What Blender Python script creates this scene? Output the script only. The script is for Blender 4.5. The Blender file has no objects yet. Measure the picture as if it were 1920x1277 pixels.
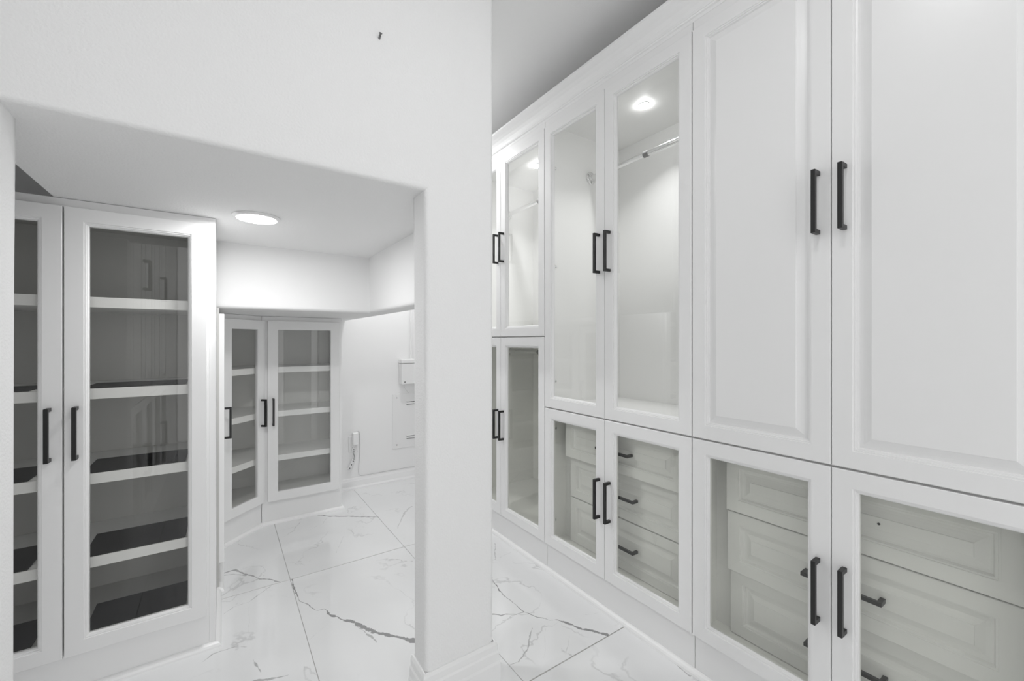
import bpy, bmesh, math, random
from mathutils import Vector, Matrix
random.seed(7)
S = bpy.context.scene
COL = S.collection
R = math.radians

# ------------------------------------------------------------------ camera, world, exposure, room lamps
cam_d = bpy.data.cameras.new('camera'); cam = bpy.data.objects.new('camera', cam_d); COL.objects.link(cam)
cam.location = (0, 0, 1.17); cam.rotation_euler = (R(90), 0, R(-34.6))
cam_d.sensor_fit = 'HORIZONTAL'; cam_d.sensor_width = 36.0; cam_d.lens = 788.0 * 36.0 / 1920.0
cam_d.shift_y = 0.5 / 1920.0; cam_d.clip_start = 0.02
S.camera = cam
W = bpy.data.worlds.new('world'); S.world = W; W.use_nodes = True
W.node_tree.nodes['Background'].inputs[0].default_value = (1, 1, 1, 1)
W.node_tree.nodes['Background'].inputs[1].default_value = 1.45
S.view_settings.view_transform = 'Standard'; S.view_settings.look = 'None'
S.view_settings.gamma = 1.0; S.view_settings.use_curve_mapping = False
S.view_settings.exposure = 0.09
S.cycles.max_bounces = 14; S.cycles.diffuse_bounces = 8; S.cycles.glossy_bounces = 5
S.cycles.transparent_max_bounces = 24; S.cycles.sample_clamp_indirect = 4.0
S.cycles.caustics_reflective = False; S.cycles.caustics_refractive = False

ROOM_Z = 2.55
NOOK_Z = 1.64
def lamp(name, loc, watts, r, spread=180.0):
    d = bpy.data.lights.new(name, 'AREA'); d.shape = 'DISK'; d.size = 2 * r; d.energy = watts; d.spread = R(spread)
    o = bpy.data.objects.new(name, d); COL.objects.link(o); o.location = loc
    return o
ROOM_LAMPS = [(0.49, 0.33, 2.9), (0.49, -1.0, 2.0), (1.02, 2.70, 7.6)]  # second entry is an unseen lamp added behind the camera as fill
for i, (lx, ly, w) in enumerate(ROOM_LAMPS):
    lamp('downlight_lamp', (lx, ly, ROOM_Z - 0.0145), w, 0.065, 174)
lamp('nook_lamp', (0.109, 1.864, NOOK_Z - 0.0135), 4.6, 0.062, 180)

# ------------------------------------------------------------------ materials
def mat(name, col, rough=0.5, metal=0.0, spec=0.5, bump=None, coat=0.0):
    m = bpy.data.materials.new(name); m.use_nodes = True
    nt = m.node_tree; b = nt.nodes['Principled BSDF']
    b.inputs['Base Color'].default_value = (*col, 1); b.inputs['Roughness'].default_value = rough
    b.inputs['Metallic'].default_value = metal; b.inputs['Specular IOR Level'].default_value = spec
    b.inputs['Coat Weight'].default_value = coat
    if bump:
        scale, strength, dist = bump
        tc = nt.nodes.new('ShaderNodeNewGeometry')
        n = nt.nodes.new('ShaderNodeTexNoise'); n.inputs['Scale'].default_value = scale; n.inputs['Detail'].default_value = 2.0
        bp = nt.nodes.new('ShaderNodeBump'); bp.inputs['Strength'].default_value = strength; bp.inputs['Distance'].default_value = dist
        nt.links.new(tc.outputs['Position'], n.inputs['Vector']); nt.links.new(n.outputs['Fac'], bp.inputs['Height'])
        nt.links.new(bp.outputs['Normal'], b.inputs['Normal'])
    return m
M_WALL = mat('wall_paint', (0.85, 0.85, 0.85), 0.75, spec=0.3, bump=(170, 0.35, 0.004))
M_FLAT = mat('smooth_wall_paint', (0.85, 0.85, 0.85), 0.7, spec=0.3, bump=(120, 0.06, 0.003))
M_CEIL = mat('ceiling_paint', (0.88, 0.88, 0.88), 0.85, spec=0.2, bump=(220, 0.15, 0.003))
M_CAB = mat('satin_white_paint', (0.845, 0.845, 0.845), 0.33, spec=0.5, bump=(40, 0.03, 0.002))
M_TRIM = mat('gloss_white_trim', (0.87, 0.87, 0.87), 0.28, spec=0.5)
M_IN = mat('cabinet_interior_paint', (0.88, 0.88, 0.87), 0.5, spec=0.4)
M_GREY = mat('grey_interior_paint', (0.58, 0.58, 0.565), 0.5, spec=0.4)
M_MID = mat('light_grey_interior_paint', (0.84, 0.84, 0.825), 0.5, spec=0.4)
M_BLACK = mat('black_metal', (0.012, 0.012, 0.012), 0.38, spec=0.5)
M_LINER = mat('black_liner', (0.010, 0.010, 0.011), 0.6, spec=0.2, bump=(600, 0.2, 0.001))
M_CHROME = mat('chrome', (0.80, 0.80, 0.80), 0.14, metal=1.0)
M_STEEL = mat('dull_steel', (0.20, 0.20, 0.20), 0.4, metal=0.8)
M_PLASTIC = mat('white_plastic', (0.82, 0.82, 0.82), 0.3, spec=0.5)
M_DARK = mat('dark_slot', (0.03, 0.03, 0.03), 0.6)
M_GROUT = mat('grey_grout', (0.44, 0.43, 0.42), 0.9, spec=0.1)

def emit(name, strength):
    m = bpy.data.materials.new(name); m.use_nodes = True
    nt = m.node_tree; nt.nodes.clear()
    o = nt.nodes.new('ShaderNodeOutputMaterial'); e = nt.nodes.new('ShaderNodeEmission')
    e.inputs[1].default_value = strength; nt.links.new(e.outputs[0], o.inputs[0])
    return m
M_LENS = emit('lamp_lens', 14.0)
M_LENS_HIGH = emit('high_lamp_lens', 7.0)
M_PUCK = emit('puck_lens', 42.0)

def glass(name, tint):
    m = bpy.data.materials.new(name); m.use_nodes = True
    nt = m.node_tree; nt.nodes.clear(); N = nt.nodes.new; L = nt.links.new
    o = N('ShaderNodeOutputMaterial'); mix = N('ShaderNodeMixShader'); t = N('ShaderNodeBsdfTransparent'); g = N('ShaderNodeBsdfGlossy')
    t.inputs[0].default_value = (*tint, 1); g.inputs['Roughness'].default_value = 0.0
    lw = N('ShaderNodeLayerWeight'); lw.inputs[0].default_value = 0.5
    p = N('ShaderNodeMath'); p.operation = 'POWER'; p.inputs[1].default_value = 5.0
    ma = N('ShaderNodeMath'); ma.operation = 'MULTIPLY_ADD'; ma.inputs[1].default_value = 0.90; ma.inputs[2].default_value = 0.072
    L(lw.outputs['Facing'], p.inputs[0]); L(p.outputs[0], ma.inputs[0]); L(ma.outputs[0], mix.inputs[0])
    L(t.outputs[0], mix.inputs[1]); L(g.outputs[0], mix.inputs[2]); L(mix.outputs[0], o.inputs[0])
    return m
M_GLASS = glass('clear_glass', (0.96, 0.965, 0.96))
M_SMOKE = glass('smoky_glass', (0.925, 0.926, 0.915))
M_TINT = glass('greenish_glass', (0.920, 0.927, 0.890))

# polished marble tile: each named vein is a curve v(u) along its own chord, with its own width curve
def marble():
    m = bpy.data.materials.new('polished_marble'); m.use_nodes = True
    nt = m.node_tree; N = nt.nodes.new; L = nt.links.new; b = nt.nodes['Principled BSDF']
    geo = N('ShaderNodeNewGeometry')
    nz = N('ShaderNodeTexNoise'); nz.inputs['Scale'].default_value = 14; nz.inputs['Detail'].default_value = 5
    L(geo.outputs['Position'], nz.inputs['Vector'])
    sub = N('ShaderNodeVectorMath'); sub.operation = 'SUBTRACT'; sub.inputs[1].default_value = (0.5, 0.5, 0.5)
    L(nz.outputs['Color'], sub.inputs[0])
    sc = N('ShaderNodeVectorMath'); sc.operation = 'SCALE'; sc.inputs['Scale'].default_value = 0.024
    L(sub.outputs[0], sc.inputs[0])
    add = N('ShaderNodeVectorMath'); add.operation = 'ADD'; L(geo.outputs['Position'], add.inputs[0]); L(sc.outputs[0], add.inputs[1])
    nw = N('ShaderNodeTexNoise'); nw.inputs['Scale'].default_value = 38; nw.inputs['Detail'].default_value = 3
    L(geo.outputs['Position'], nw.inputs['Vector'])
    wmod = N('ShaderNodeMapRange'); wmod.inputs[1].default_value = 0.32; wmod.inputs[2].default_value = 0.66
    wmod.inputs[3].default_value = 0.35; wmod.inputs[4].default_value = 1.35; L(nw.outputs['Fac'], wmod.inputs[0])
    total = None
    def math_(op, a, bb=None, c=None):
        n = N('ShaderNodeMath'); n.operation = op
        for i, v in enumerate((a, bb, c)):
            if v is None: continue
            if isinstance(v, (int, float)): n.inputs[i].default_value = v
            else: L(v, n.inputs[i])
        return n.outputs[0]
    VEINS = [  # floor points (metres), half width at each (mm), strength
        ([(.283,2.311),(.281,2.216),(.288,2.095),(.313,2.05),(.34,1.979),(.364,1.973),(.382,1.918),(.411,1.861),(.441,1.828),(.478,1.75),(.52,1.682),(.575,1.617),(.609,1.572),(.70,1.50)],[5,5,4,3.5,3.5,4,8,9,11,15,12,9,18,5],.75),
        ([(.44,1.799),(.467,1.735),(.485,1.689),(.494,1.636)],[2,3,7,4],.5),
        ([(-.03,2.56),(.006,2.565),(.049,2.575),(.094,2.492),(.156,2.406),(.235,2.314)],[6,10,10,7,6,5],.6),
        ([(.006,2.545),(.048,2.526),(.1,2.47)],[5,4,3],.5),
        ([(.005,2.184),(.043,2.215),(.097,2.216),(.168,2.28),(.191,2.301)],[3.5]*5,.38),
        ([(.097,2.192),(.089,1.996),(.079,1.93)],[2,2,2],.2),
        ([(-.06,1.90),(-.027,1.925),(.002,1.93),(.037,1.926),(.077,1.899)],[3,5,3,4,3],.45),
        ([(.094,1.81),(.10,1.76),(.112,1.725)],[3,6,3],.5),
        ([(.07,1.70),(.096,1.691),(.123,1.68),(.155,1.663),(.193,1.657)],[6,8,9,6,2],.5),
        ([(.50,3.095),(.591,2.992),(.687,2.932),(.77,2.865),(.856,2.80)],[5,8,8,9,8],.65),
        ([(1.106,2.854),(1.025,2.776),(.955,2.657),(.899,2.557)],[8,9,7,4],.3),
        ([(.275,1.802),(.308,1.828),(.361,1.86)],[2.5,2,1.5],.25),
        ([(.29,2.492),(.34,2.477),(.353,2.411)],[2.5,3,2],.25),
        ([(.305,2.839),(.364,2.9),(.419,3.013)],[3,4,3],.3),
        ([(.517,2.455),(.55,2.53),(.596,2.639)],[3,3,3],.22),
        ([(.436,2.85),(.525,2.897),(.569,2.982)],[3,3,3],.2),
        ([(1.13,1.85),(1.09,1.738),(1.069,1.659),(1.068,1.534),(1.073,1.462),(1.099,1.407),(1.128,1.365),(1.158,1.345),(1.165,1.325),(1.186,1.286),(1.201,1.241),(1.22,1.22),(1.241,1.19),(1.267,1.156)],[2,4,5,3,3,3.5,4,5,8,8,9,10,10,10],.75),
        ([(.90,1.56),(.96,1.525),(.976,1.498),(.999,1.495),(1.037,1.468),(1.071,1.464)],[4,6,6,6,5,4],.6),
        ([(1.044,1.363),(.988,1.316),(.955,1.279),(.909,1.255),(.886,1.242),(.854,1.252)],[3.5,4.5,5,4.5,4.5,4],.5),
        ([(1.132,1.241),(1.078,1.195),(1.05,1.17),(1.004,1.169)],[2,2.5,2,2],.25),
        ([(1.356,.95),(1.354,.927),(1.351,.896),(1.345,.849)],[2,5,6,5],.5),
        ([(1.243,1.313),(1.33,1.276)],[2,2],.22),
        ([(1.198,1.899),(1.25,1.972),(1.30,2.059)],[5,5,4],.35),
        ([(1.229,1.907),(1.312,1.918)],[3.5,2],.3),
        ([(1.082,1.332),(1.009,1.242),(.976,1.208)],[2,2,2],.18),
    ]
    for pts, wid, strength in VEINS:
        p0 = Vector(pts[0]); p1 = Vector(pts[-1]); d = p1 - p0; Ln = d.length; d /= Ln; nrm = Vector((-d.y, d.x))
        u = [(Vector(p) - p0).dot(d) / Ln for p in pts]; v = [(Vector(p) - p0).dot(nrm) for p in pts]
        rng = 2.2 * max(0.02, max(abs(x) for x in v))
        du = N('ShaderNodeVectorMath'); du.operation = 'DOT_PRODUCT'; du.inputs[1].default_value = (d.x / Ln, d.y / Ln, 0); L(add.outputs[0], du.inputs[0])
        dv = N('ShaderNodeVectorMath'); dv.operation = 'DOT_PRODUCT'; dv.inputs[1].default_value = (nrm.x, nrm.y, 0); L(add.outputs[0], dv.inputs[0])
        uu = math_('SUBTRACT', du.outputs['Value'], p0.dot(d) / Ln)
        vv = math_('SUBTRACT', dv.outputs['Value'], p0.dot(nrm))
        def curve(vals):
            c = N('ShaderNodeFloatCurve'); mp = c.mapping; cu = mp.curves[0]
            P = [(min(max(a, 0.0), 1.0), val) for a, val in sorted(zip(u, vals))]
            while len(cu.points) < len(P): cu.points.new(0.5, 0.5)
            for pt, (a, val) in zip(cu.points, P): pt.location = (a, val); pt.handle_type = 'VECTOR'
            mp.update(); L(uu, c.inputs['Value']); return c.outputs[0]
        off = curve([x / rng + 0.5 for x in v])
        off = math_('MULTIPLY_ADD', off, rng, -0.5 * rng)
        wv = [w / 20.0 for w in wid]
        wcur = curve(wv)
        w_ = math_('MULTIPLY', wcur, wmod.outputs[0])
        w_ = math_('MULTIPLY', w_, 0.020 * 0.85)
        inside = math_('MULTIPLY', math_('GREATER_THAN', uu, 0.0), math_('LESS_THAN', uu, 1.0))
        w_ = math_('MULTIPLY', w_, inside)
        dist = math_('ABSOLUTE', math_('SUBTRACT', vv, off))
        mr = N('ShaderNodeMapRange'); mr.interpolation_type = 'SMOOTHSTEP'
        L(math_('SUBTRACT', w_, dist), mr.inputs[0]); mr.inputs[1].default_value = -0.0004; mr.inputs[2].default_value = 0.0028
        mr.inputs[3].default_value = 0.0; mr.inputs[4].default_value = strength
        fac = math_('MULTIPLY', mr.outputs[0], inside)
        total = fac if total is None else math_('MAXIMUM', total, fac)
    # faint wandering veins and cloudiness
    oi = N('ShaderNodeObjectInfo')
    n2 = N('ShaderNodeTexNoise'); n2.noise_dimensions = '4D'; n2.inputs['Scale'].default_value = 2.6; n2.inputs['Detail'].default_value = 6; n2.inputs['Distortion'].default_value = 0.4
    L(geo.outputs['Position'], n2.inputs['Vector']); L(math_('MULTIPLY', oi.outputs['Random'], 20.0), n2.inputs['W'])
    ridge = math_('ABSOLUTE', math_('SUBTRACT', n2.outputs['Fac'], 0.5))
    mr2 = N('ShaderNodeMapRange'); mr2.interpolation_type = 'SMOOTHSTEP'; L(ridge, mr2.inputs[0])
    mr2.inputs[1].default_value = 0.0; mr2.inputs[2].default_value = 0.011; mr2.inputs[3].default_value = 1.0; mr2.inputs[4].default_value = 0.0
    n3 = N('ShaderNodeTexNoise'); n3.inputs['Scale'].default_value = 3.3; n3.inputs['Detail'].default_value = 2; L(geo.outputs['Position'], n3.inputs['Vector'])
    gate = N('ShaderNodeMapRange'); gate.inputs[1].default_value = 0.46; gate.inputs[2].default_value = 0.62; L(n3.outputs['Fac'], gate.inputs[0])
    faint = math_('MULTIPLY', math_('MULTIPLY', mr2.outputs[0], gate.outputs[0]), 0.26)
    total = math_('MAXIMUM', total, faint)
    cl = N('ShaderNodeMapRange'); cl.inputs[1].default_value = 0.35; cl.inputs[2].default_value = 0.75; cl.inputs[3].default_value = 0.0; cl.inputs[4].default_value = 0.05
    L(n2.outputs['Fac'], cl.inputs[0])
    total = math_('MAXIMUM', total, cl.outputs[0])
    mix = N('ShaderNodeMix'); mix.data_type = 'RGBA'
    mix.inputs[6].default_value = (0.815, 0.82, 0.825, 1); mix.inputs[7].default_value = (0.10, 0.10, 0.10, 1)
    L(total, mix.inputs[0]); L(mix.outputs[2], b.inputs['Base Color'])
    b.inputs['Roughness'].default_value = 0.045; b.inputs['Specular IOR Level'].default_value = 0.65
    return m
M_MARBLE = marble()

# ------------------------------------------------------------------ mesh helpers
def link(name, me, m, parent=None, loc=(0, 0, 0), rot=(0, 0, 0)):
    o = bpy.data.objects.new(name, me); COL.objects.link(o)
    if m is not None and not me.materials: me.materials.append(m)
    o.location = loc; o.rotation_euler = rot
    if parent is not None: o.parent = parent
    return o
def obj(name, bm, m, parent=None, loc=(0, 0, 0), rot=(0, 0, 0), smooth=False):
    bmesh.ops.recalc_face_normals(bm, faces=bm.faces[:])
    me = bpy.data.meshes.new(name); bm.to_mesh(me); bm.free()
    if smooth:
        for p in me.polygons: p.use_smooth = True
    return link(name, me, m, parent, loc, rot)
def box(bm, x0, x1, y0, y1, z0, z1, bev=0.0):
    r = bmesh.ops.create_cube(bm, size=1.0)
    vs = r['verts']
    for v in vs:
        v.co.x = x0 if v.co.x < 0 else x1; v.co.y = y0 if v.co.y < 0 else y1; v.co.z = z0 if v.co.z < 0 else z1
    if bev:
        es = list({e for v in vs for e in v.link_edges})
        bmesh.ops.bevel(bm, geom=es, offset=bev, segments=1, profile=0.5, affect='EDGES')
def boxes(name, m, parent, L, bev=0.0, **k):
    bm = bmesh.new()
    for b in L: box(bm, *b, bev=bev)
    return obj(name, bm, m, parent, **k)
def cyl(bm, p0, p1, r, n=20, r2=None):
    p0, p1 = Vector(p0), Vector(p1); d = p1 - p0
    mt = Matrix.Translation((p0 + p1) / 2) @ d.to_track_quat('Z', 'Y').to_matrix().to_4x4()
    bmesh.ops.create_cone(bm, cap_ends=True, segments=n, radius1=r, radius2=r if r2 is None else r2, depth=d.length, matrix=mt)
def tube(bm, pts, r, n=8):
    pts = [Vector(p) for p in pts]; rings = []
    for i, p in enumerate(pts):
        t = (pts[min(i + 1, len(pts) - 1)] - pts[max(i - 1, 0)]).normalized()
        q = t.to_track_quat('Z', 'Y')
        rings.append([bm.verts.new(p + q @ Vector((r * math.cos(a * 2 * math.pi / n), r * math.sin(a * 2 * math.pi / n), 0))) for a in range(n)])
    for a, b in zip(rings, rings[1:]):
        for i in range(n): bm.faces.new((a[i], a[(i + 1) % n], b[(i + 1) % n], b[i]))
    bm.faces.new(rings[0][::-1]); bm.faces.new(rings[-1])
def lathe(bm, prof, n=32, c=(0, 0, 0), axis='Z'):
    rings = []
    for r, h in prof:
        ring = []
        for i in range(n):
            a = 2 * math.pi * i / n
            p = (r * math.cos(a), r * math.sin(a), h)
            if axis == 'X': p = (p[2], p[0], p[1])
            ring.append(bm.verts.new(Vector(p) + Vector(c)))
        rings.append(ring)
    for a, b in zip(rings, rings[1:]):
        for i in range(n): bm.faces.new((a[i], a[(i + 1) % n], b[(i + 1) % n], b[i]))
    bm.faces.new(rings[0][::-1]); bm.faces.new(rings[-1])
def ring(bm, w, h, prof, closed=False, cap=False):
    """nested rectangular loops in the local xz plane; prof = (inset, y)"""
    loops = []
    for d, y in prof:
        loops.append([bm.verts.new(c) for c in ((d, y, d), (w - d, y, d), (w - d, y, h - d), (d, y, h - d))])
    seq = list(zip(loops, loops[1:])) + ([(loops[-1], loops[0])] if closed else [])
    for a, b in seq:
        for i in range(4): bm.faces.new((a[i], a[(i + 1) % 4], b[(i + 1) % 4], b[i]))
    if cap:
        bm.faces.new(loops[-1]); bm.faces.new(loops[0][::-1])
def sweep(bm, path, prof):
    """profile (out, z) along a level path; out points to the right of travel, mitred corners"""
    P = [Vector(p) for p in path]; rings = []
    for i, p in enumerate(P):
        ds = []
        if i > 0: ds.append((P[i] - P[i - 1]).normalized())
        if i < len(P) - 1: ds.append((P[i + 1] - P[i]).normalized())
        ns = [Vector((d.y, -d.x)) for d in ds]
        n = sum(ns, Vector((0, 0))).normalized(); n = n / max(0.3, n.dot(ns[0]))
        rings.append([bm.verts.new((p.x + n.x * o, p.y + n.y * o, z)) for o, z in prof])
    k = len(prof)
    for a, b in zip(rings, rings[1:]):
        for i in range(k): bm.faces.new((a[i], a[(i + 1) % k], b[(i + 1) % k], b[i]))
    bm.faces.new(rings[0][::-1]); bm.faces.new(rings[-1])
def thing(name, label, cat, loc=(0, 0, 0), rotz=0.0, group=None):
    o = bpy.data.objects.new(name, None); COL.objects.link(o); o.empty_display_size = 0.1
    o.location = loc; o.rotation_euler = (0, 0, rotz); o['label'] = label; o['category'] = cat
    if group: o['group'] = group
    return o
def tag(o, label, cat, group=None):
    o['label'] = label; o['category'] = cat
    if group: o['group'] = group
    return o
def struct(o): o['kind'] = 'structure'; return o

# ------------------------------------------------------------------ setting
PART_Y0, PART_Y1 = 1.23, 1.33          # partition in front of the nook
BACK_Y = 3.44
# floor: grout bed and marble tiles
fl = struct(boxes('floor', M_GROUT, None, [(-1.75, 1.37 + 0.6, -1.9, BACK_Y + 0.05, -0.04, -0.0022)]))
TW, TL = 0.577, 1.158
bm = bmesh.new(); box(bm, 0.0012, TW - 0.0012, 0.0025, TL - 0.0025, -0.010, 0.0, bev=0.0006)
tile_me = None
for i in range(-3, 3):
    for j in range(-3, 3):
        loc = (0.275 + i * TW, 1.155 + j * TL, 0)
        if loc[0] > 1.6 or loc[1] > BACK_Y - .02: continue
        if tile_me is None:
            o = obj('tile', bm, M_MARBLE, fl, loc); tile_me = o.data
        else: link('tile', tile_me, None, fl, loc)
# main ceiling
struct(boxes('ceiling', M_CEIL, None, [(-1.75, 2.05, -1.9, BACK_Y + 0.1, ROOM_Z, ROOM_Z + 0.08)]))
# partition with the low opening, its free corners rounded
bm = bmesh.new()
JL, JR, PE = -0.360, 0.521, 0.772
out = [(-1.70, 0), (JL, 0), (JL, NOOK_Z), (JR, NOOK_Z), (JR, 0), (PE, 0), (PE, ROOM_Z), (-1.70, ROOM_Z)]
va = [bm.verts.new((x, PART_Y0, z)) for x, z in out]; f = bm.faces.new(va)
ex = bmesh.ops.extrude_face_region(bm, geom=[f])
bmesh.ops.translate(bm, verts=[g for g in ex['geom'] if isinstance(g, bmesh.types.BMVert)], vec=(0, PART_Y1 - PART_Y0, 0))
def near(a, b): return abs(a - b) < 1e-4
es = []
for e in bm.edges:
    a, b = e.verts[0].co, e.verts[1].co
    vert = near(a.x, b.x) and near(a.y, b.y)
    if vert and (near(a.x, JL) or near(a.x, JR) or near(a.x, PE)): es.append(e)
    if near(a.z, NOOK_Z) and near(b.z, NOOK_Z) and near(a.y, PART_Y0) and near(b.y, PART_Y0): es.append(e)
bmesh.ops.bevel(bm, geom=es, offset=0.016, segments=4, profile=0.5, affect='EDGES')
wf = struct(obj('wall_front', bm, M_WALL))
for p in wf.data.polygons: p.use_smooth = True
wf.data.set_sharp_from_angle(angle=R(40))
mod = wf.modifiers.new('wn', 'WEIGHTED_NORMAL'); mod.keep_sharp = True
# bulkhead behind the nook: hangs down to 1.326, open underneath
bm = bmesh.new()
bz = 1.326
plan = [(0.79, PART_Y1), (0.79, BACK_Y), (-1.0, BACK_Y), (-1.0, 2.425), (0.688, 2.425), (0.688, PART_Y1)]
f = bm.faces.new([bm.verts.new((x, y, bz)) for x, y in plan])
ex = bmesh.ops.extrude_face_region(bm, geom=[f])
bmesh.ops.translate(bm, verts=[g for g in ex['geom'] if isinstance(g, bmesh.types.BMVert)], vec=(0, 0, ROOM_Z - bz))
es = [e for e in bm.edges if near(e.verts[0].co.z, bz) and near(e.verts[1].co.z, bz) and
      ((near(e.verts[0].co.y, 2.425) and near(e.verts[1].co.y, 2.425)) or (near(e.verts[0].co.x, .688) and near(e.verts[1].co.x, .688)))]
bmesh.ops.bevel(bm, geom=es, offset=0.018, segments=4, profile=0.5, affect='EDGES')
wi = struct(obj('wall_inner', bm, M_FLAT))
# low ceiling of the nook stops short on the left, leaving a dark void above the cabinet
struct(boxes('ceiling_2', M_WALL, None, [(-0.452, 0.688, PART_Y1, 2.425, NOOK_Z, NOOK_Z + 0.05)]))
struct(boxes('ceiling_3', M_CEIL, None, [(-1.0, -0.452, PART_Y1, 2.425, 2.10, 2.15)]))
struct(boxes('wall_left', M_WALL, None, [(-1.0, -0.86, PART_Y1, BACK_Y, 0, 2.10), (-1.03, -0.93, -1.7, PART_Y0, 0, ROOM_Z), (-0.93, -0.392, 1.1475, PART_Y0, 0, ROOM_Z), (-0.93, -0.392, -1.7, -0.4865, 0, ROOM_Z)]))
struct(boxes('wall_back', M_FLAT, None, [(-1.0, 2.05, BACK_Y, BACK_Y + 0.1, 0, ROOM_Z)]))
# wall behind the camera, with a wide opening added to let world light in
struct(boxes('wall_rear', M_WALL, None, [(-1.03, -0.38, -1.7, -1.6, 0, ROOM_Z), (1.34, 2.05, -1.7, -1.6, 0, ROOM_Z), (-0.38, 1.34, -1.7, -1.6, 2.42, ROOM_Z)]))
struct(boxes('wall_right', M_WALL, None, [(1.93, 2.05, 0.0, 2.49, 0, ROOM_Z), (1.36, 2.05, -1.6, 0.0345, 0, ROOM_Z), (1.372, 2.05, 2.4845, BACK_Y, 0, ROOM_Z)]))
# baseboards
bm = bmesh.new()
PB = [(0, 0), (0.017, 0), (0.017, 0.062), (0.0135, 0.070), (0.0135, 0.098), (0.0095, 0.104), (0.0095, 0.124), (0.005, 0.134), (0, 0.134)]
sweep(bm, [(JR, PART_Y1), (JR, PART_Y0), (PE, PART_Y0), (PE, PART_Y1)], PB)
struct(obj('baseboard_front', bm, M_TRIM))
bm = bmesh.new()
PB2 = [(0, 0), (0.020, 0), (0.020, 0.012), (0.013, 0.024), (0.013, 0.066), (0.010, 0.072), (0.008, 0.084), (0.004, 0.090), (0, 0.090)]
sweep(bm, [(0.70, BACK_Y), (1.368, BACK_Y)], PB2)
struct(obj('baseboard_back', bm, M_TRIM))

# ------------------------------------------------------------------ cabinet parts
handle_me = {}
def handle(parent, x, z, horizontal=False, length=0.172, y=-0.020):
    key = (horizontal, length)
    if key not in handle_me:
        bm = bmesh.new(); h = length / 2; t = 0.0055
        if horizontal:
            box(bm, -h, h, -0.035, -0.024, -t, t, bev=0.0008)
            for s in (-1, 1): box(bm, s * h - (0.011 if s > 0 else 0), s * h + (0.011 if s < 0 else 0), -0.026, 0.0, -t * .98, t * .98)
        else:
            box(bm, -t, t, -0.035, -0.024, -h, h, bev=0.0008)
            for s in (-1, 1): box(bm, -t * .98, t * .98, -0.026, 0.0, s * h - (0.011 if s > 0 else 0), s * h + (0.011 if s < 0 else 0))
        o = obj('handle', bm, M_BLACK, parent, (x, y, z)); handle_me[key] = o.data
    else: o = link('handle', handle_me[key], None, parent, (x, y, z))
    return o
MOULDED = [(0, 0), (0, -0.0185), (0.0015, -0.020), (0.0455, -0.020), (0.0465, -0.0172), (0.0505, -0.0172), (0.0512, -0.0140), (0.0545, -0.0132), (0.0575, -0.0085), (0.058, 0)]
SHAKER = [(0, 0), (0, -0.0185), (0.0015, -0.020), (0.055, -0.020), (0.0575, -0.017), (0.0575, 0)]
def glass_door(parent, x0, x1, z0, z1, hx, hz, prof=MOULDED, name='cabinet_door', pane=None, hinge=None, hinges=()):
    w, h = x1 - x0, z1 - z0
    bm = bmesh.new(); ring(bm, w, h, prof, closed=True)
    d = obj(name, bm, M_CAB, parent, (x0, 0, z0))
    g = prof[-1][0] - 0.004
    bm = bmesh.new(); y = -0.007
    bm.faces.new([bm.verts.new(c) for c in ((g, y, g), (w - g, y, g), (w - g, y, h - g), (g, y, h - g))])
    obj('glass_pane', bm, pane or (M_TINT if parent.name.startswith('tall') else M_SMOKE), d)
    handle(d, hx - x0, hz - z0)
    for zz in hinges:
        a = 0.016 if hinge == 'l' else w - 0.028
        boxes('hinge', M_CHROME, d, [(a, a + 0.010, 0.0005, 0.040, zz - z0 - 0.006, zz - z0 + 0.006)], bev=0.002)
    return d
PANEL_FRAME = [(0, 0), (0, -0.0185), (0.0015, -0.020), (0.0455, -0.020), (0.0465, -0.0172), (0.0505, -0.0172), (0.0512, -0.0140), (0.0550, -0.0132), (0.0570, -0.0085), (0.058, 0)]
PANEL_FIELD = [(0.054, -0.002), (0.054, -0.0080), (0.0600, -0.0080), (0.0660, -0.0094), (0.0740, -0.0122), (0.0830, -0.0158), (0.0838, -0.0183), (0.0846, -0.0188)]
def panel_door(parent, x0, x1, z0, z1, hx, hz):
    w, h = x1 - x0, z1 - z0
    bm = bmesh.new(); ring(bm, w, h, PANEL_FRAME, closed=True)
    d = obj('cabinet_door', bm, M_CAB, parent, (x0, 0, z0))
    bm = bmesh.new(); ring(bm, w, h, PANEL_FIELD, cap=True)
    obj('raised_panel', bm, M_CAB, d)
    handle(d, hx - x0, hz - z0)
    return d
DRAWER = [(0, 0), (0, -0.0185), (0.0015, -0.020), (0.040, -0.020), (0.041, -0.0176), (0.0450, -0.0172), (0.0485, -0.0085), (0.0540, -0.0085), (0.0610, -0.0100), (0.0690, -0.0130), (0.0770, -0.0165), (0.0776, -0.0186), (0.0784, -0.0190)]
def drawer(parent, x0, x1, z0, z1, y, grip=True):
    bm = bmesh.new(); ring(bm, x1 - x0, z1 - z0, DRAWER, cap=True)
    d = obj('drawer', bm, M_CAB, parent, (x0, y, z0))
    if grip: handle(d, (x1 - x0) / 2, (z1 - z0) / 2, horizontal=True, length=0.185)
    else:
        for s in (-1, 1):
            bm = bmesh.new(); cyl(bm, ((x1 - x0) / 2 + s * 0.08, -0.0186, (z1 - z0) / 2), ((x1 - x0) / 2 + s * 0.08, -0.0206, (z1 - z0) / 2), 0.0032, 10)
            obj('screw', bm, M_DARK, d)
    return d

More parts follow.
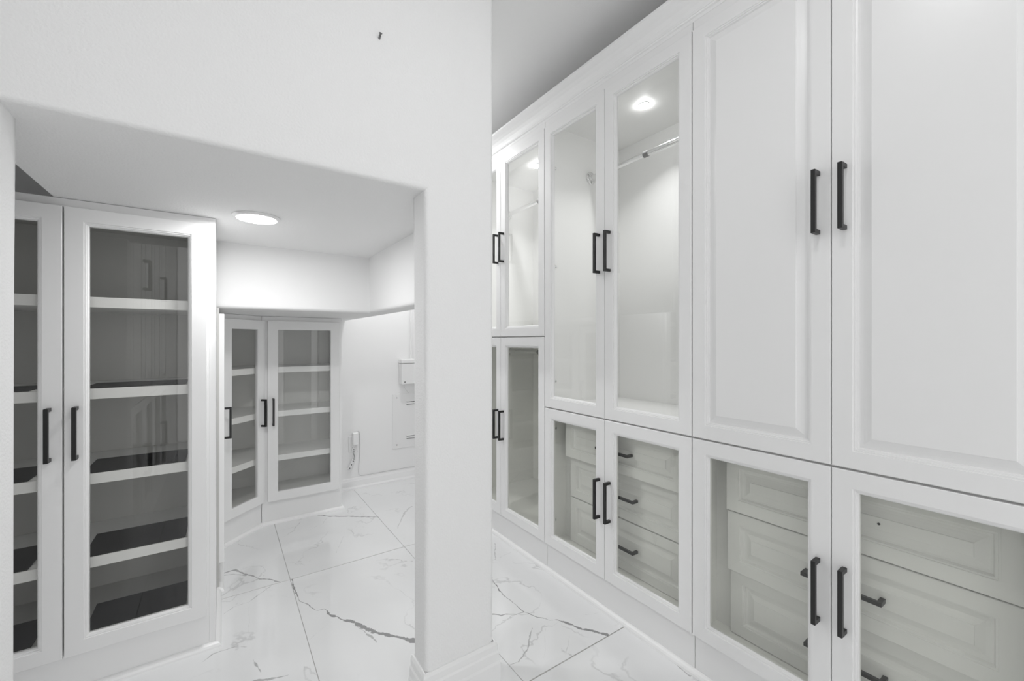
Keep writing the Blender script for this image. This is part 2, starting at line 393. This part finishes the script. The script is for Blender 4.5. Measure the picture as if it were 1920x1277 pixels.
# ------------------------------------------------------------------ the tall cabinets along the right
CX = 1.37; UW = 0.8155
def tall(label, yl, split, solid, drawers, left=False):
    t = thing('tall_cabinet', label, 'cabinet', (-0.392 if left else CX, yl, 0), R(90 if left else -90), 'tall cabinets behind the picture edge' if left else 'tall cabinets along the right')
    w = UW - 0.001; dp = 0.53; s = 0.018
    boxes('carcass', M_IN, t, [(0.001, s, 0.0005, dp, 0.0, 2.285), (w - s, w, 0.0005, dp, 0.0, 2.285), (s, w - s, dp - 0.01, dp, 0.142, 2.285),
                               (s, w - s, 0.0005, dp - 0.01, 0.142, 0.158), (s, w - s, 0.0005, dp - 0.01, 2.268, 2.285)])
    boxes('shelf', M_IN, t, [(s, w - s, 0.0005, dp - 0.01, split - 0.012, split + 0.012)])
    boxes('plinth', M_CAB, t, [(0.001, w, -0.0005, 0.0, 0.0, 0.142)])
    boxes('frieze', M_CAB, t, [(0.001, w, -0.012, 0.0, 2.2545, 2.285)])
    c = UW / 2; e = 0.0022
    hz_lo = (0.40 + 0.575) / 2 if drawers else 0.678
    hz_up = 1.548 if split < 1 else 1.713
    lo = (0.145, split - 0.0032); up = (split + 0.0032, 2.252)
    for side, (a, b, hx) in (('l', (e, c - 0.0012, c - 0.030)), ('r', (c + 0.0012, UW - e, c + 0.030))):
        glass_door(t, a, b, *lo, hx, hz_lo, hinge=side, hinges=(0.255, split - 0.11))
        if solid: panel_door(t, a, b, *up, hx, hz_up)
        else: glass_door(t, a, b, *up, hx, hz_up, pane=M_GLASS, hinge=side, hinges=(split + 0.13, 1.55 if split < 1 else 1.72, 2.05))
    if drawers:
        boxes('drawer_bank', M_CAB, t, [(s, w - s, 0.108, 0.118, 0.158, split - 0.012)])
        hw = 0.328
        for (z0, z1, y, grip) in drawers: drawer(t, c - hw, c + hw, z0, z1, y, grip)
    def rod(z):
        bm = bmesh.new(); cyl(bm, (s, 0.29, z), (w - s, 0.29, z), 0.0135, 24)
        r = obj('closet_rod', bm, M_CHROME, t, smooth=True)
        m = r.modifiers.new('es', 'EDGE_SPLIT')
        bm = bmesh.new(); cyl(bm, (c - 0.035, 0.29, z), (c - 0.008, 0.29, z), 0.0148, 20); obj('rod_joint', bm, M_STEEL, r)
        for x, dr in ((s, 1), (w - s, -1)):
            bm = bmesh.new(); lathe(bm, [(0.034, 0), (0.034, 0.003 * dr), (0.028, 0.005 * dr), (0.020, 0.005 * dr), (0.018, 0.016 * dr), (0.0145, 0.016 * dr)], 24, (x, 0.29, z), 'X')
            obj('rod_flange', bm, M_CHROME, r)
            for k in range(3):
                bm = bmesh.new()
                a = math.pi / 2 + k * 2 * math.pi / 3 + math.pi
                p = Vector((x, 0.29 + 0.0265 * math.cos(a), z + 0.0265 * math.sin(a)))
                cyl(bm, p + Vector((0.003 * dr, 0, 0)), p + Vector((0.0065 * dr, 0, 0)), 0.0035, 8)
                obj('screw', bm, M_STEEL, r)
    if not solid:
        rod(2.058)
        bm = bmesh.new(); lathe(bm, [(0.0255, 0.0), (0.0255, -0.0025), (0.0235, -0.0035), (0.0225, -0.0035)], 28, (c, 0.245, 2.268)); pk = obj('puck_light', bm, M_PLASTIC, t)
        bm = bmesh.new(); lathe(bm, [(0.0222, -0.0005), (0.0222, -0.0075), (0.0175, -0.0145), (0.008, -0.018)], 24, (c, 0.245, 2.268)); obj('lens', bm, M_PUCK, pk)
        d = bpy.data.lights.new('puck_lamp', 'AREA'); d.shape = 'DISK'; d.size = 0.04; d.energy = 1.5; d.spread = R(112)
        lo_ = bpy.data.objects.new('puck_lamp', d); COL.objects.link(lo_); lo_.parent = t; lo_.location = (c, 0.245, 2.268 - 0.021)
    if not drawers: rod(1.098)
    return t
tall('tall white cabinet with solid raised-panel upper doors above glass lower doors', 0.8515, 0.833, True,
     [(0.592, 0.780, 0.078, False), (0.385, 0.5865, 0.085, True), (0.160, 0.380, 0.106, True)])
tall('tall white cabinet with tall glass upper doors over low glass doors showing three drawers', 0.8515 + UW, 0.833, False,
     [(0.592, 0.780, 0.072, True), (0.385, 0.5865, 0.106, True), (0.160, 0.380, 0.106, True)])
tall('tall white cabinet cut off by the wall corner, glass doors above and below, no drawers', 0.8515 + 2 * UW, 1.192, False, None)
# the facing row stands beside the camera; the photo shows it mirrored in the display cabinet's glass
DR = [(0.592, 0.780, 0.106, True), (0.385, 0.5865, 0.106, True), (0.160, 0.380, 0.106, True)]
tall('tall white cabinet mirrored in the display cabinet glass, solid upper doors, beside the low opening', 0.330, 0.833, True, DR, True)
tall('tall white cabinet out of the picture beside the camera, solid upper doors', 0.330 - UW, 0.833, True, DR, True)
# crown and quarter-round
bm = bmesh.new()
CR = [(0, 2.2865), (0.012, 2.2855), (0.013, 2.297), (0.019, 2.299), (0.0215, 2.303), (0.019, 2.307), (0.0165, 2.309), (0.0185, 2.318), (0.0235, 2.330), (0.033, 2.343), (0.046, 2.354), (0.057, 2.361), (0.064, 2.366), (0.068, 2.370), (0.068, 2.379), (0, 2.379)]
sweep(bm, [(CX, 2.4825), (CX, 0.0365)], CR); struct(obj('trim_1', bm, M_TRIM))
QR = [(0, 0)] + [(0.019 * math.cos(a), 0.0 + 0.019 * math.sin(a)) for a in (0, R(22), R(45), R(68), R(90))]
bm = bmesh.new(); sweep(bm, [(CX - 0.001, 2.4825), (CX - 0.001, 0.0365)], QR); struct(obj('trim_2', bm, M_TRIM))

# ------------------------------------------------------------------ display cabinet at the left of the nook
t = thing('display_cabinet', 'white glass-door display cabinet with black liner mats on its shelves, left in the alcove', 'cabinet', (0, 1.975, 0))
x0, x1, zt, dp = -0.829, -0.021, 1.6385, 0.415
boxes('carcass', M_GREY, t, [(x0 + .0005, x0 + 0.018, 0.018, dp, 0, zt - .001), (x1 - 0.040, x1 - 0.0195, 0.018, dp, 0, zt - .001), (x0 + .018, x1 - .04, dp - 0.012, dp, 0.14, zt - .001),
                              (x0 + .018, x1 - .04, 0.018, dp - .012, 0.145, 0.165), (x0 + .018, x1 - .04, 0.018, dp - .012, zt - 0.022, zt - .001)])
boxes('end_panel', M_CAB, t, [(x1 - 0.019, x1, 0.0, dp, 0, zt)])
boxes('face_frame', M_CAB, t, [(x0, x0 + 0.024, 0, 0.018, 0.150, zt), (x1 - 0.045, x1 - 0.0192, 0, 0.018, 0.150, zt), (x0 + .024, x1 - .045, 0, 0.018, zt - 0.04, zt)])
boxes('plinth', M_CAB, t, [(x0, x1 - 0.0192, 0, 0.018, 0, 0.150)])
for z in (1.320, 1.006, 0.716, 0.431):
    boxes('shelf', M_IN, t, [(x0 + 0.019, x1 - 0.041, 0.020, dp - 0.013, z - 0.036, z)], bev=0.001)
glass_door(t, -0.803, -0.4285, 0.133, 1.610, -0.4575, 0.868)
glass_door(t, -0.424, -0.047, 0.133, 1.610, -0.395, 0.868)
ORD = {1.006: 'second shelf down', 0.716: 'third shelf down', 0.431: 'fourth shelf down', 0.165: 'bottom board'}
for z, nm in ORD.items():
    for a, b, sd in ((-0.795, -0.515, 'left'), (-0.392, -0.113, 'right')):
        bm = bmesh.new(); box(bm, a, b, 1.998, 2.215, z + 0.0003, z + 0.0035, bev=0.0008)
        tag(obj('liner_mat', bm, M_LINER), f'black liner mat on the {nm} of the display cabinet, {sd} half', 'mat', 'black liner mats')

# ------------------------------------------------------------------ narrow cabinet seen edge-on and the corner cabinet
t = thing('side_cabinet', 'narrow white cabinet seen edge-on with one door, between display and corner cabinets', 'cabinet', (-0.011, 2.395, 0), R(90))
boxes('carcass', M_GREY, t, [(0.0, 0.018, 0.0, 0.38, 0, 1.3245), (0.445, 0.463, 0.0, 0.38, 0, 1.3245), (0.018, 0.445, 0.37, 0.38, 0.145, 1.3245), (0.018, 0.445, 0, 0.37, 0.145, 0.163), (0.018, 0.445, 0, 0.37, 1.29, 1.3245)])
boxes('plinth', M_CAB, t, [(0.018, 0.445, 0.0, 0.016, 0, 0.145)])
for z in (1.0, 0.715, 0.43): boxes('shelf', M_IN, t, [(0.019, 0.444, 0.005, 0.369, z - 0.036, z)])
glass_door(t, 0.002, 0.440, 0.130, 1.297, 0.395, 0.718, SHAKER)

cc = thing('corner_cabinet', 'white corner cabinet with an angled glass door beside a straight glass door', 'cabinet', (-0.011, 2.869, 0))
def poly_prism(bm, pts, z0, z1):
    f = bm.faces.new([bm.verts.new((x, y, z0)) for x, y in pts])
    ex = bmesh.ops.extrude_face_region(bm, geom=[f])
    bmesh.ops.translate(bm, verts=[g for g in ex['geom'] if isinstance(g, bmesh.types.BMVert)], vec=(0, 0, z1 - z0))
OX, OY = -0.011, 2.869
def L_(pts): return [(x - OX, y - OY) for x, y in pts]
ctop = 1.3245
bm = bmesh.new()
def bw(ax, bx, ay, by, az, bz_): box(bm, ax - OX, bx - OX, ay - OY, by - OY, az, bz_)
bw(-0.39, 0.667, 3.418, 3.432, 0.0, ctop); bw(-0.404, -0.39, 2.872, 3.432, 0.0, ctop); bw(-0.39, -0.025, 2.861, 2.873, 0.0, ctop)
pent = [(-0.39, 2.874), (-0.016, 2.874), (0.205, 3.095), (0.666, 3.095), (0.666, 3.417), (-0.39, 3.417)]
poly_prism(bm, L_(pent), 0.147, 0.165); poly_prism(bm, L_(pent), 1.292, ctop)
obj('carcass', bm, M_MID, cc)
bm = bmesh.new(); bw(0.667, 0.685, 3.085, 3.432, 0, ctop); obj('end_panel', bm, M_CAB, cc)
shp = [(-0.389, 2.876), (-0.020, 2.876), (0.203, 3.099), (0.665, 3.099), (0.665, 3.416), (-0.389, 3.416)]
for z in (1.0, 0.715, 0.43):
    bm = bmesh.new(); poly_prism(bm, L_(shp), z - 0.036, z); obj('shelf', bm, M_IN, cc)
# frames: uprights and rails in the angled and the straight bay
bm = bmesh.new()
bw(0.207, 0.240, 3.085, 3.097, 0.0, ctop); bw(0.650, 0.667, 3.085, 3.097, 0.0, ctop); bw(0.240, 0.650, 3.085, 3.097, 1.275, ctop); bw(0.240, 0.650, 3.085, 3.097, 0.0, 0.160)
obj('face_frame', bm, M_CAB, cc)
dg = math.hypot(0.216, 0.216)
boxes('angled_frame', M_CAB, cc, [(0.0, 0.02, 0, 0.012, 0, ctop), (dg - 0.02, dg, 0, 0.012, 0, ctop), (0.02, dg - 0.02, 0, 0.012, 1.275, ctop), (0.02, dg - 0.02, 0, 0.012, 0, 0.160)], rot=(0, 0, R(45)))
d = glass_door(cc, 0.006, dg + 0.006, 0.147, 1.297, dg - 0.022, 0.718, SHAKER)
d.location = (0.006 * math.cos(R(45)), 0.006 * math.sin(R(45)), 0.147); d.rotation_euler = (0, 0, R(45))
d = glass_door(cc, 0.238 - OX, 0.667 - OX, 0.147, 1.297, 0.2675 - OX, 0.718, SHAKER, pane=M_GLASS)
d.location.y = 3.085 - OY
# quarter-round along the feet of the alcove cabinets
bm = bmesh.new()
sweep(bm, [(-0.829, 1.9745), (-0.0205, 1.9745), (-0.0205, 2.394), (-0.0105, 2.396), (-0.0105, 2.8688), (0.2052, 3.0845), (0.6855, 3.0845), (0.6855, 3.43)], QR)
struct(obj('trim_3', bm, M_TRIM))

# ------------------------------------------------------------------ lights: fittings
def downlight(loc, label, r, group=None):
    t = thing('downlight', label, 'light', loc, 0, group)
    bm = bmesh.new(); lathe(bm, [(r * .84, -0.0005), (r, -0.0005), (r, -0.003), (r * .93, -0.008), (r * .84, -0.009)], 40); obj('trim_ring', bm, M_PLASTIC, t)
    bm = bmesh.new(); lathe(bm, [(r * .835, -0.0006), (r * .835, -0.0095), (r * .74, -0.0112)], 40); obj('lens', bm, M_LENS if loc[2] < 2 else M_LENS_HIGH, t)
    return t
downlight((0.109, 1.864, NOOK_Z), 'round white downlight glowing in the low alcove ceiling', 0.080)
for (lx, ly, w), lab in zip(ROOM_LAMPS, ('round downlight in the high ceiling over the wall opening side', 'round downlight added unseen in the high ceiling behind the camera', 'round downlight in the high ceiling at the far end of the corridor')):
    downlight((lx, ly, ROOM_Z), lab, 0.085)

# ------------------------------------------------------------------ fittings on the back wall
t = thing('outlet', 'white wall outlet low on the back wall beside the corner cabinet', 'outlet', (0.853, BACK_Y, 0.357))
boxes('cover_plate', M_PLASTIC, t, [(-0.036, 0.036, -0.009, 0, -0.066, 0.062)], bev=0.002)
boxes('socket_face', M_PLASTIC, t, [(-0.018, 0.018, -0.012, -0.008, -0.052, -0.014)], bev=0.003)
boxes('socket_slot', M_DARK, t, [(-0.009, -0.006, -0.0128, -0.0115, -0.032, -0.022), (0.006, 0.009, -0.0128, -0.0115, -0.032, -0.022), (-0.003, 0.003, -0.0128, -0.0115, -0.044, -0.038)])
t = thing('power_adapter', 'white plug-in adapter in the outlet with a thin cable along the baseboard', 'adapter', (0.860, BACK_Y - 0.010, 0.395))
boxes('adapter_body', M_PLASTIC, t, [(-0.021, 0.021, -0.040, 0.0005, -0.040, 0.055)], bev=0.004)
bm = bmesh.new()
cp = [(0.020, -0.010, 0.058), (0.030, -0.004, 0.060), (0.040, 0.003, 0.03), (0.043, 0.005, -0.05), (0.040, 0.005, -0.13), (0.034, 0.005, -0.20), (0.031, 0.004, -0.265), (0.034, 0.003, -0.288), (0.05, 0.001, -0.297), (0.10, 0.0, -0.298), (0.2, 0.002, -0.298), (0.35, 0.0, -0.2975), (0.5, 0.002, -0.298)]
tube(bm, cp, 0.0022, 6); obj('cable', bm, mat('grey_cable', (0.55, 0.55, 0.55), 0.5), t)
t = thing('cable_connector', 'small white connector hanging on a dark wire below the outlet', 'connector', (0.845, BACK_Y - 0.004, 0.21))
bm = bmesh.new(); box(bm, -0.013, 0.013, -0.010, 0.0, -0.040, 0.040, bev=0.003)
o = obj('connector_body', bm, M_PLASTIC, t, (-0.010, 0, -0.012), (0, R(28), 0))
for z in (-0.029, 0.0, 0.029):
    bm = bmesh.new(); cyl(bm, (0, -0.0102, z), (0, -0.0112, z), 0.005, 10); obj('contact', bm, M_STEEL, o)
bm = bmesh.new(); tube(bm, [(0.010, -0.005, 0.024), (0.014, -0.006, 0.05), (0.006, -0.008, 0.072), (0.010, -0.007, 0.090), (0.008, -0.004, 0.106)], 0.0022, 6); obj('wire', bm, M_STEEL, t)
t = thing('junction_box', 'white lidded box on the back wall above the flat access panel', 'box', (1.36, BACK_Y, 0.81))
boxes('box_body', M_PLASTIC, t, [(-0.142, 0.12, -0.075, 0, 0, 0.172)], bev=0.004)
boxes('box_lid', M_PLASTIC, t, [(-0.145, 0.123, -0.080, 0, 0.174, 0.205)], bev=0.004)
bm = bmesh.new(); cyl(bm, (-0.115, -0.0745, 0.018), (-0.115, -0.077, 0.018), 0.006, 12); obj('screw', bm, M_STEEL, t)
bm = bmesh.new(); cyl(bm, (-0.036, -0.012, 0.205), (-0.036, -0.012, 1.85), 0.009, 12); obj('conduit', bm, M_PLASTIC, t)
bm = bmesh.new(); tube(bm, [(-0.10, -0.02, 0.001), (-0.095, -0.012, -0.03), (-0.07, -0.004, -0.065), (-0.055, -0.003, -0.085)], 0.003, 6); obj('wire', bm, M_PLASTIC, t)
t = thing('access_panel', 'flat white access panel with slots, screwed to the back wall under the box', 'panel', (1.40, BACK_Y, 0.27))
boxes('cover_plate', M_PLASTIC, t, [(-0.235, 0.22, -0.006, 0, 0, 0.455)], bev=0.0015)
for z in (0.075, 0.365):
    for k in (0, 1):
        boxes('louver', M_PLASTIC, t, [(-0.115, 0.10, -0.013, -0.004, z + k * 0.02, z + k * 0.02 + 0.007)], bev=0.0015)
        boxes('slot', M_DARK, t, [(-0.115, 0.10, -0.0068, -0.0058, z + k * 0.02 - 0.005, z + k * 0.02 - 0.0005)])
for x, z in ((-0.20, 0.03), (-0.20, 0.425), (0.19, 0.03), (0.19, 0.425)):
    bm = bmesh.new(); cyl(bm, (x, -0.0055, z), (x, -0.0080, z), 0.006, 12); obj('screw', bm, M_CHROME, t)
# the nail in the partition wall
bm = bmesh.new(); cyl(bm, (0.378, PART_Y0 + 0.001, 2.052), (0.378, PART_Y0 - 0.012, 2.060), 0.0028, 10); cyl(bm, (0.378, PART_Y0 - 0.012, 2.060), (0.378, PART_Y0 - 0.0135, 2.061), 0.0045, 10)
tag(obj('nail', bm, M_STEEL), 'tiny grey nail sticking out high on the white partition wall', 'nail')
